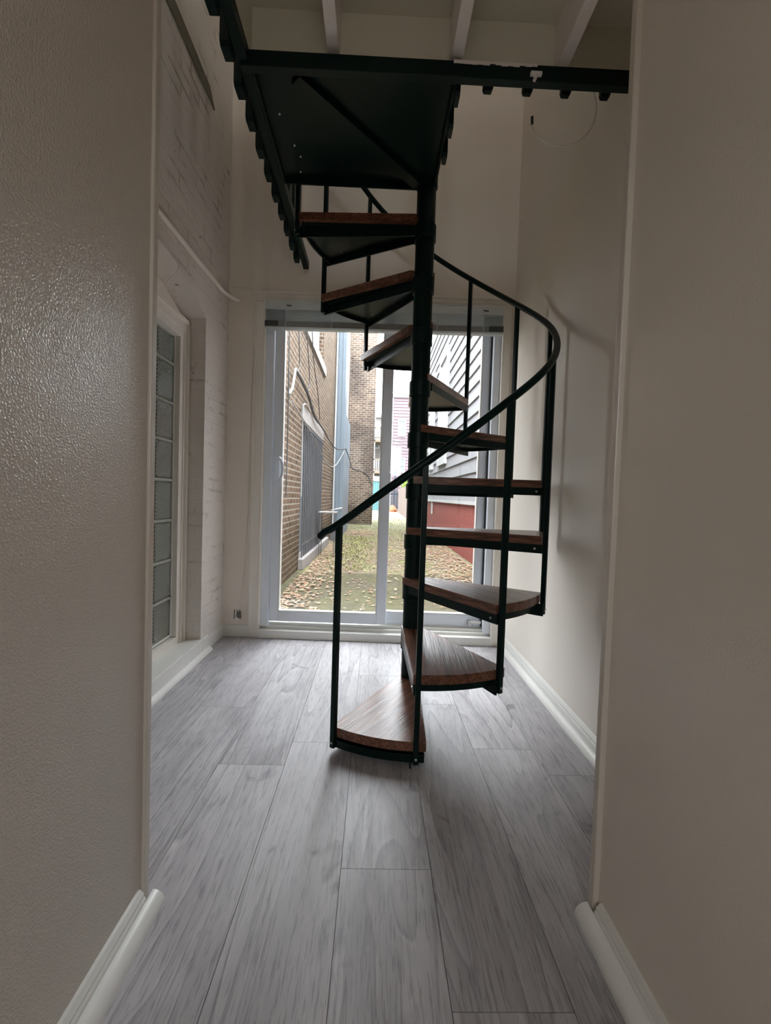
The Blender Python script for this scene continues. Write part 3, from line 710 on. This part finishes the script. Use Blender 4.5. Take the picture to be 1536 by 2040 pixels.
# wall cable beside the casing, outlet
wc = MB().tube(smooth_path([dw(0.02, -0.006, 2.236), dw(0.06, -0.006, 2.238), dw(0.122, -0.006, 2.234), dw(0.152, -0.008, 2.22), dw(0.163, -0.008, 2.185), dw(0.165, -0.007, 1.98), dw(0.158, -0.006, 1.647), dw(0.151, -0.006, 1.199), dw(0.145, -0.006, 0.746), dw(0.134, -0.006, 0.485), dw(0.114, -0.010, 0.238), dw(0.106, -0.016, 0.16)]), 0.0042, 8).build('wall_cable', M_CREAM, smooth=True)
tag(wc, 'painted-over cable running down the wall left of the door casing', 'cable')
ol = empty('wall_outlet', dw(0.075, 0.0, 0.143)); tag(ol, 'low wall jack plate with bundled wires left of the sliding door', 'outlet')
AO3 = Vector(dw(0.075, 0, 0.143))
def oloc(s_, n_, z_): return tuple(Vector(dw(s_, n_, z_)) - AO3)
MB().box(0.040, 0.112, -0.006, 0.0, 0.090, 0.205, oloc).build('cover_plate', M_CREAM, ol, bevel=0.003)
MB().box(0.076, 0.080, -0.009, -0.006, 0.115, 0.175, oloc).build('jack_slot', M_GASKET, ol)
mb = MB()
for i in range(9):
    q = [oloc(0.108 + R.uniform(-.016, .016), -0.010 - R.uniform(0, .02), 0.150 + R.uniform(-.03, .025)) for _ in range(5)]
    mb.tube(smooth_path([oloc(0.106, -0.012, 0.175)] + q, 4), 0.0022, 6)
mb.build('wire_bundle', paint('grey_wire', (0.20, 0.20, 0.18), 0.5), ol, smooth=True)

# ------------------------------------------------------------------ outside
GZ = -0.12
gd = struct(MB().box(-30, 30, 3.02, 90, GZ - 0.2, GZ).build('ground', M_GROUND), 'yard of mossy concrete and turf')
struct(MB().box(-30, 30, -40, BACKY - 0.12, GZ - 0.2, GZ).build('ground_front', M_CONC), 'paving behind the camera')
LBX = -1.05
lb = empty('brick_building', (LBX, 4.7, GZ)); tag(lb, 'long tan brick building along the left side of the yard', 'building')
o0 = Vector(lb.location)
def part(mb, name, mat, par, org, **k):
    mb.v = [tuple(Vector(q) - org) for q in mb.v]; return mb.build(name, mat, par, **k)
# wall with two recesses: security window low, tall window high
mb = MB(); XB = LBX - 0.6
mb.box(XB, LBX, 4.3, 6.28, GZ, 4.5); mb.box(XB, LBX, 8.52, 9.6, GZ, 4.5); mb.box(XB, LBX, 9.6, 16.6, GZ, 7.0); mb.box(XB, LBX, 6.28, 8.52, 1.96, 3.22); mb.box(XB, LBX, 6.28, 8.52, 4.3, 4.5)
mb.box(XB, LBX - 0.12, 6.28, 8.52, GZ, 1.96); mb.box(XB, LBX - 0.14, 6.28, 8.52, 3.22, 4.3)
part(mb, 'wall', M_BRICK, lb, o0)
part(MB().box(LBX, -0.97, 6.20, 9.6, GZ, 0.035).box(LBX - 0.12, LBX, 6.28, 8.52, GZ, 0.035), 'window_curb', M_CONC, lb, o0, bevel=0.01)
part(MB().box(LBX - 0.12, LBX - 0.10, 6.30, 8.50, 0.04, 1.95), 'basement_window', M_DARKGLASS, lb, o0)
part(MB().box(LBX - 0.02, LBX + 0.03, 6.20, 8.62, 1.955, 2.15), 'window_lintel', M_STONE, lb, o0)
part(MB().box(LBX - 0.14, LBX + 0.035, 6.15, 8.75, 3.20, 3.36), 'stone_sill', M_STONE, lb, o0)
wu = part(MB().box(LBX - 0.14, LBX - 0.09, 6.28, 8.52, 3.36, 4.3), 'window', M_WHITE_EXT, lb, o0)
part(MB().box(LBX - 0.09, LBX - 0.085, 6.40, 8.40, 3.46, 4.25), 'pane', M_SHADE, wu, o0)
for (y0, y1, z0, z1) in ((12.6, 13.9, 3.4, 7.5), (14.7, 15.7, 3.4, 7.5)):
    w2 = part(MB().box(LBX - 0.01, LBX + 0.02, y0, y1, z0, z1), 'window', M_WHITE_EXT, lb, o0)
    part(MB().box(LBX + 0.015, LBX + 0.024, y0 + 0.12, y1 - 0.12, z0 + 0.12, z1 - 0.1), 'pane', M_SHADE, w2, o0)
    part(MB().box(LBX - 0.01, LBX + 0.06, y0 - 0.1, y1 + 0.1, z0 - 0.22, z0), 'stone_sill', M_STONE, lb, o0)
for yy in (10.0, 15.2):
    part(MB().box(LBX - 0.01, LBX + 0.03, yy - 0.1, yy + 0.4, 7.0, 7.15), 'stone_sill', M_STONE, lb, o0)
sg = empty('security_grille', (LBX, 6.3, 0.03)); tag(sg, 'grey iron bar grille over the low window of the brick building', 'window grille')
o1 = Vector(sg.location)
for i in range(13):
    yy = 6.36 + i * 0.172
    part(MB().tube([(LBX + 0.03, yy, 0.037), (LBX + 0.03, yy, 1.93)], 0.012, 6), 'grille_bar', M_BAR, sg, o1)
part(MB().box(LBX + 0.022, LBX + 0.038, 6.30, 8.50, 0.20, 0.225).box(LBX + 0.022, LBX + 0.038, 6.30, 8.50, 1.90, 1.93), 'grille_rail', M_BAR, sg, o1)
dt = empty('duct_riser', (-0.92, 10.9, GZ)); tag(dt, 'blue-grey sheet metal duct rising up the brick building wall', 'duct')
o1 = Vector(dt.location)
part(MB().box(LBX + 0.004, -0.80, 10.93, 11.5, GZ + 0.002, 6.9), 'duct_body', M_DUCT, dt, o1)
part(MB().box(LBX + 0.004, -0.84, 11.5, 14.0, GZ + 0.002, 3.1), 'duct_panel', M_DUCT, dt, o1)
for xx in (-0.965, -0.875):
    part(MB().box(xx - 0.006, xx + 0.006, 10.915, 10.93, GZ + 0.002, 6.9), 'duct_seam', M_DUCT, dt, o1)
part(MB().tube([(-1.075, 10.86, 0.55), (-0.93, 10.84, 0.60), (-0.79, 10.86, 0.63)], 0.018, 8), 'pipe_strap', M_WHITE_EXT, dt, o1)
part(MB().tube([(-1.02, 10.90, GZ + 0.002), (-1.02, 10.90, 6.9)], 0.02, 8), 'white_pipe', M_WHITE_EXT, dt, o1)
pr = MB().box(LBX - 0.6, -0.11, 16.6, 18.5, GZ, 9.0); pp = pr.build('brick_chimney_wing', M_BRICK2)
tag(pp, 'soot darkened brick wing projecting at the far end of the tan brick building', 'building wing')
# cables on the brick wall
def wire(name, label, pts, r, mat, cat='cable'):
    o = MB().tube(smooth_path(pts, 5), r, 6).build(name, mat, smooth=True); tag(o, label, cat); return o
wx = LBX + 0.056
wire('conduit', 'bent dark conduit slanting down the brick wall above the grille', [(wx, 5.41, 2.41), (wx, 5.8, 2.40), (wx, 6.46, 2.33), (wx, 6.99, 2.18), (wx + 0.02, 7.4, 2.12)], 0.020, M_BAR, 'pipe')
wire('white_pipe', 'white pipe elbow kinked out from the brick wall above the grille', [(wx, 5.08, 2.05), (wx, 5.12, 2.10), (wx, 5.22, 2.15), (wx, 5.38, 2.40), (wx, 5.43, 2.42)], 0.016, M_CABLE_EXT, 'pipe')
wire('utility_cable', 'dark cable hanging straight down beside the door glass on the brick wall', [(wx, 4.98, 3.6), (wx, 4.98, 2.69), (wx, 5.02, 1.6), (wx, 5.0, 0.9)], 0.007, M_CABLE_B)
wire('utility_cable', 'dark cable dropping to the white pipe elbow on the brick wall', [(wx, 5.57, 3.6), (wx, 5.57, 2.90), (wx, 5.66, 2.55), (wx, 5.52, 2.42)], 0.007, M_CABLE_B)
wire('utility_cable', 'dark cable curving down to the conduit clamp on the brick wall', [(wx, 6.19, 3.7), (wx, 6.2, 3.12), (wx, 6.5, 2.6), (wx, 6.4, 2.35), (wx, 6.85, 2.2)], 0.007, M_CABLE_B)
wire('utility_cable', 'dark cable hanging between upper sill and grille lintel on the brick wall', [(wx + 0.02, 6.35, 3.7), (wx + 0.03, 6.6, 2.95), (wx + 0.02, 7.3, 2.55), (wx + 0.02, 7.6, 2.2)], 0.007, M_CABLE_B)
wire('utility_cable', 'grey cable bundle sagging from the grille lintel to the duct riser', [(wx + 0.02, 7.3, 2.14), (wx + 0.02, 8.28, 2.10), (wx + 0.02, 9.2, 2.05), (wx + 0.06, 10.3, 2.0), (wx + 0.22, 10.85, 2.05)], 0.014, M_BAR)
wire('utility_cable', 'white cable looping below the grey cable bundle near the duct', [(wx, 5.2, 2.0), (wx + 0.03, 6.4, 1.85), (wx + 0.05, 8.4, 1.55), (wx + 0.06, 10.2, 1.60), (wx + 0.22, 10.8, 2.0)], 0.010, M_CABLE_EXT)
wire('utility_cable', 'white cable hooked over the near top corner of the grille', [(wx, 6.02, 0.9), (wx, 6.0, 2.0), (wx, 6.06, 2.13), (wx, 6.3, 2.18), (wx, 6.6, 2.16)], 0.010, M_CABLE_EXT)
wire('utility_cable', 'grey cable run from duct riser to the sooty brick wing', [(-0.77, 11.2, 2.1), (-0.80, 14.3, 1.9), (-0.93, 16.2, 1.95), (-0.75, 16.57, 1.9), (-0.35, 16.57, 1.75), (-0.14, 16.57, 1.35)], 0.016, M_BAR)
# small metal table by the wall
tb = empty('metal_stand', (-0.78, 7.75, GZ)); tag(tb, 'small grey metal plant stand on thin legs beside the low brick window', 'stand')
o1 = Vector(tb.location)
part(MB().box(-0.96, -0.655, 7.60, 7.98, 0.625, 0.648), 'stand_top', M_CONC, tb, o1, bevel=0.004)
for (xx, yy) in ((-0.935, 7.63), (-0.685, 7.63), (-0.935, 7.95), (-0.685, 7.95)):
    part(MB().tube([(xx, yy, GZ), (xx, yy, 0.63)], 0.008, 6), 'leg', M_BAR, tb, o1)
part(MB().box(-0.745, -0.665, 7.606, 7.616, 0.16, 0.40), 'side_panel', M_BAR, tb, o1)
# grey sided building on the right
RBX = 1.62
rb = empty('sided_building', (RBX, 3.4, GZ)); tag(rb, 'pale grey lap-sided building on a red foundation along the right side of the yard', 'building')
o1 = Vector(rb.location)
part(MB().box(RBX, RBX + 0.8, 3.4, 22.0, GZ, 0.92), 'foundation', M_RED, rb, o1)
sd = MB(); LAP = 0.2435; z = 0.90
sd.box(RBX + 0.03, RBX + 0.8, 3.4, 8.6, 0.92, 4.31); sd.box(RBX + 0.03, RBX + 0.8, 8.6, 22.0, 0.92, 5.77)
while z < 5.6:
    ys_ = 3.4 if z < 4.1 else 8.6
    sd.quad_box([(RBX - 0.022, 5.6, z), (RBX + 0.04, ys_, z), (RBX + 0.04, 22.0, z), (RBX - 0.012, 22.0, z), (RBX + 0.004, ys_, z + LAP), (RBX + 0.04, ys_, z + LAP), (RBX + 0.04, 22.0, z + LAP), (RBX + 0.004, 22.0, z + LAP)])
    z += LAP
part(sd, 'siding', M_SIDING, rb, o1)
part(MB().box(RBX - 0.035, RBX + 0.05, 3.4, 22.0, 0.845, 0.905), 'water_table', M_WHITE_EXT, rb, o1)
for (y0, y1, z0, z1) in ((10.3, 11.6, 1.75, 4.45), (12.6, 13.5, 1.75, 4.45)):
    wv = part(MB().box(RBX - 0.07, RBX, y0, y0 + 0.14, z0, z1).box(RBX - 0.07, RBX, y1 - 0.14, y1, z0, z1).box(RBX - 0.07, RBX, y0 + 0.14, y1 - 0.14, z1 - 0.16, z1).box(RBX - 0.07, RBX, y0 + 0.14, y1 - 0.14, z0, z0 + 0.12), 'window_trim', M_WHITE_EXT, rb, o1)
    part(MB().box(RBX - 0.03, RBX - 0.01, y0 + 0.14, y1 - 0.14, z0 + 0.12, z1 - 0.16), 'pane', M_SHADE, wv, o1)
part(MB().box(RBX - 0.02, RBX, 12.55, 12.75, 0.50, 0.84), 'vent_cover', M_WHITE_EXT, rb, o1)
# far end: fence, gate, houses
fn = empty('board_fence', (1.6, 22.4, GZ)); tag(fn, 'brown board fence running on beyond the grey sided building', 'fence')
o1 = Vector(fn.location)
fb = MB()
for i in range(44):
    y0 = 22.42 + i * 0.2; fb.box(1.60, 1.625, y0, y0 + 0.19, GZ, 1.50 + 0.02 * R.random())
part(fb, 'fence_boards', M_FENCE, fn, o1)
part(MB().box(1.625, 1.68, 22.42, 31.2, 0.2, 0.3).box(1.625, 1.68, 22.42, 31.2, 1.1, 1.2), 'fence_rail', M_FENCE, fn, o1)
gt = empty('yard_gate', (0.9, 33.0, GZ)); tag(gt, 'dark blue-black slatted gate closing the far end of the yard', 'gate')
o1 = Vector(gt.location)
for i in range(12):
    xx = 0.72 + i * 0.1; part(MB().box(xx, xx + 0.06, 33.0, 33.04, GZ, 1.35), 'gate_slat', M_GATE, gt, o1)
part(MB().box(0.70, 1.92, 33.04, 33.08, 0.1, 0.2).box(0.70, 1.92, 33.04, 33.08, 1.1, 1.2), 'gate_rail', M_GATE, gt, o1)
tp = MB()
for i in range(7):
    tp.lathe([(0.30 - 0.02*i, GZ), (0.26, GZ + 0.16), (0.15, GZ + 0.30 + 0.05*(i % 3)), (0.03, GZ + 0.40 + 0.07*(i % 2))], 1.25 + 0.06*math.cos(i*2.1) , 31.6 + 0.25*math.sin(i*1.7), 9)
tag(tp.build('tarp_heap', M_TERRA), 'crumpled orange tarpaulin heap by the gate at the fence end', 'tarp')
tl = empty('teal_shed', (-0.2, 34.0, GZ)); tag(tl, 'teal panel shed behind thin bars beside the sooty brick wing', 'shed')
o1 = Vector(tl.location)
part(MB().box(-0.8, 0.55, 34.0, 35.5, GZ, 2.1), 'shed_wall', M_TEAL, tl, o1); part(MB().box(-0.9, 0.62, 33.9, 35.6, 2.1, 2.45), 'shed_roof', M_WHITE_EXT, tl, o1)
for i in range(8): part(MB().box(-0.7 + i*0.17, -0.68 + i*0.17, 33.86, 33.89, GZ, 2.1), 'bar', M_GATE, tl, o1)
def far_house(name, label, x0, x1, y, zt, mat, lapz, wins, roofmat):
    h = empty(name, (x0, y, GZ)); tag(h, label, 'house'); o_ = Vector(h.location)
    mb = MB(); mb.box(x0, x1, y + 0.05, y + 8, GZ, zt); z = GZ + 0.05
    while lapz and z < zt - lapz:
        mb.quad_box([(x0, y - 0.02, z), (x1, y - 0.02, z), (x1, y + 0.05, z), (x0, y + 0.05, z), (x0, y + 0.035, z + lapz), (x1, y + 0.035, z + lapz), (x1, y + 0.05, z + lapz), (x0, y + 0.05, z + lapz)]); z += lapz
    part(mb, 'siding', mat, h, o_)
    part(MB().box(x0 - 0.1, x1 + 0.1, y - 0.12, y + 8.1, zt, zt + 0.28), 'roof_edge', roofmat, h, o_)
    part(MB().box(x0 - 0.06, x0 + 0.14, y - 0.05, y + 0.05, GZ, zt), 'corner_board', M_WHITE_EXT, h, o_)
    for (wx0, wx1, wz0, wz1) in wins:
        mid = (wz0 + wz1) / 2; t = 0.10
        f = part(MB().box(wx0, wx0 + t, y - 0.09, y, wz0, wz1).box(wx1 - t, wx1, y - 0.09, y, wz0, wz1).box(wx0 + t, wx1 - t, y - 0.09, y, wz1 - t, wz1).box(wx0 + t, wx1 - t, y - 0.09, y, wz0, wz0 + t).box(wx0 + t, wx1 - t, y - 0.09, y, mid - 0.05, mid + 0.05), 'window', M_WHITE_EXT, h, o_)
        part(MB().box(wx0 + t, wx1 - t, y - 0.04, y - 0.02, wz0 + t, wz1 - t), 'pane', M_DARKGLASS, f, o_)
    return h
mh = far_house('far_house', 'tall mauve sided house with white windows beyond the gate', 1.15, 5.5, 38.0, 9.3, M_MAUVE, 0.26, [(1.72, 2.42, 6.05, 7.45), (1.72, 2.42, 3.0, 4.3), (3.4, 4.2, 6.05, 7.45), (3.4, 4.2, 3.0, 4.3)], M_ROOF)
part(MB().box(1.42, 1.9, 37.8, 37.99, 4.0, 4.78), 'wall_box', M_WHITE_EXT, mh, Vector(mh.location))
part(MB().box(1.55, 1.68, 37.7, 37.83, GZ, 3.3), 'service_pole', M_GATE, mh, Vector(mh.location))
part(MB().box(1.78, 1.84, 37.7, 37.76, GZ, 2.6), 'service_pole', M_GATE, mh, Vector(mh.location))
for i in range(4):
    wire('overhead_line', ['dark overhead line in front of the mauve house, topmost of four', 'dark overhead line in front of the mauve house, second from the top', 'dark overhead line in front of the mauve house, second from the bottom', 'dark overhead line in front of the mauve house, lowest of four'][i], [(0.9, 37.0, 5.95 - 0.28*i), (1.7, 37.0, 5.78 - 0.30*i), (2.9, 37.5, 5.55 - 0.33*i), (3.0, 37.97, 5.54 - 0.33*i)], 0.022, M_CABLE_B)
fh = far_house('far_house', 'grey far house with timber back porches behind the teal shed', -3.0, 0.95, 44.0, 8.6, M_FARGREY, 0, [(-0.45, 0.25, 5.6, 6.6)], M_ROOF)
o_ = Vector(fh.location)
for zf in (3.3, 6.2):
    part(MB().box(-3.0, 0.9, 41.6, 44.0, zf - 0.22, zf), 'porch_deck', M_DECKW, fh, o_)
    part(MB().box(-3.0, 0.9, 41.6, 41.68, zf + 1.0, zf + 1.12).box(-3.0, 0.9, 41.6, 41.68, zf + 0.12, zf + 0.2), 'porch_rail', M_DECKW, fh, o_)
    pk = MB()
    for i in range(22): pk.box(-2.9 + 0.17*i, -2.84 + 0.17*i, 41.6, 41.66, zf, zf + 1.0)
    part(pk, 'porch_pickets', M_WHITE_EXT, fh, o_)
for xx in (-1.6, -0.30, 0.78):
    part(MB().box(xx, xx + 0.12, 41.6, 41.72, GZ, 8.6), 'porch_post', M_WHITE_EXT, fh, o_)
part(MB().tube([(-0.30, 41.55, 6.3), (0.78, 41.55, 8.4)], 0.06, 6), 'stair_stringer', M_WHITE_EXT, fh, o_)
# bush, leaves, grass
def leaf_cloud(name, cx, cy, cz, rx, ry, rz, n, s, cols, seed):
    r = random.Random(seed); mb = MB()
    for _ in range(n):
        while True:
            p = Vector((r.uniform(-1, 1), r.uniform(-1, 1), r.uniform(-1, 1)))
            if p.length < 1: break
        p = Vector((cx + p.x*rx, cy + p.y*ry, cz + p.z*rz)); d = Vector((r.gauss(0, 1), r.gauss(0, 1), r.gauss(0, 1))).normalized(); e = d.cross(Vector((r.gauss(0, 1), r.gauss(0, 1), r.gauss(0, 1)))).normalized()
        k = len(mb.v); q = s * r.uniform(0.6, 1.3)
        mb.v += [tuple(p - d*q), tuple(p + e*q*0.5), tuple(p + d*q), tuple(p - e*q*0.5)]; mb.f.append((k, k+1, k+2, k+3))
        c = r.choice(cols); v = r.uniform(0.75, 1.2); mb.c += [tuple(x*v*0.45 for x in c)]*4
    return mb
bs = leaf_cloud('leafy_bush', 2.35, 32.0, 1.75, 0.55, 0.6, 1.05, 900, 0.10, [(0.28, 0.42, 0.08), (0.36, 0.50, 0.12), (0.22, 0.36, 0.07)], 3)
be = empty('leafy_bush', (2.35, 32.0, GZ)); tag(be, 'bright green leafy bush growing behind the board fence', 'bush')
part(bs, 'foliage', M_BUSH, be, Vector(be.location)); part(MB().tube([(2.35, 32, GZ), (2.33, 32, 0.6), (2.38, 32.02, 1.4)], [0.05, 0.04, 0.02], 7), 'trunk', M_FENCE, be, Vector(be.location))
lf = MB(); cols = [(0.42, 0.24, 0.15), (0.50, 0.33, 0.22), (0.34, 0.19, 0.13), (0.58, 0.44, 0.30), (0.46, 0.30, 0.24)]
def leaf(x, y, s):
    a = R.uniform(0, 6.28); ti = R.uniform(-0.5, 0.5); k = len(lf.v); ca, sa = math.cos(a), math.sin(a); h = GZ + 0.006 + R.uniform(0, 0.02)
    for u, v, dz in ((-1, 0, 0), (-0.1, 0.45, ti*0.25), (1, 0, ti*0.5), (-0.1, -0.45, -ti*0.2)):
        lf.v.append((x + s*(u*ca - v*sa), y + s*(u*sa + v*ca), h + abs(dz)*s))
    lf.f.append((k, k+1, k+2, k+3)); c = R.choice(cols); v = R.uniform(0.75, 1.3); lf.c += [tuple(q*v*0.62 for q in c)]*4
for _ in range(420): leaf(R.uniform(-0.98, 1.5), R.uniform(3.1, 6.1), R.uniform(0.016, 0.035))
for _ in range(1100): leaf(-0.93 + abs(R.gauss(0, 0.20)), R.uniform(3.9, 9.5), R.uniform(0.018, 0.04))
for _ in range(1800): leaf(1.53 - abs(R.gauss(0, 0.42)), R.uniform(5.6, 10.0), R.uniform(0.02, 0.04))
for _ in range(900): leaf(R.gauss(0.35, 0.55), R.gauss(8.6, 1.2), R.uniform(0.02, 0.04))
for _ in range(500): leaf(R.gauss(-0.35, 0.3), R.gauss(12.8, 0.6), R.uniform(0.025, 0.05))
lo = lf.build('fallen_leaves', M_LEAF); tag(lo, 'dry brown fallen leaves scattered over the yard', 'leaves', None, 'stuff')
gs = MB(); gc = [(0.50, 0.52, 0.20), (0.58, 0.56, 0.26), (0.44, 0.48, 0.17), (0.60, 0.55, 0.30)]
for _ in range(3000):
    if R.random() < 0.6: x, y = R.gauss(-0.35, 0.22), R.uniform(6.2, 11.5)
    else: x, y = R.uniform(-0.9, 1.5), R.uniform(10.5, 22)
    if (x < -0.75 and y > 10.4) or (x < -0.05 and y > 16.3): continue
    k = len(gs.v); h = R.uniform(0.015, 0.045); a = R.uniform(0, 6.28); wd_ = 0.006 + 0.0006*y
    gs.v += [(x - wd_*math.cos(a), y - wd_*math.sin(a), GZ), (x + wd_*math.cos(a), y + wd_*math.sin(a), GZ), (x + R.gauss(0, .02), y + R.gauss(0, .02), GZ + h)]
    gs.f.append((k, k+1, k+2)); c = R.choice(gc); gs.c += [tuple(q*0.42 for q in c)]*3
tag(gs.build('yard_grass', M_GRASS), 'short green grass growing in patches across the yard', 'grass', None, 'stuff')
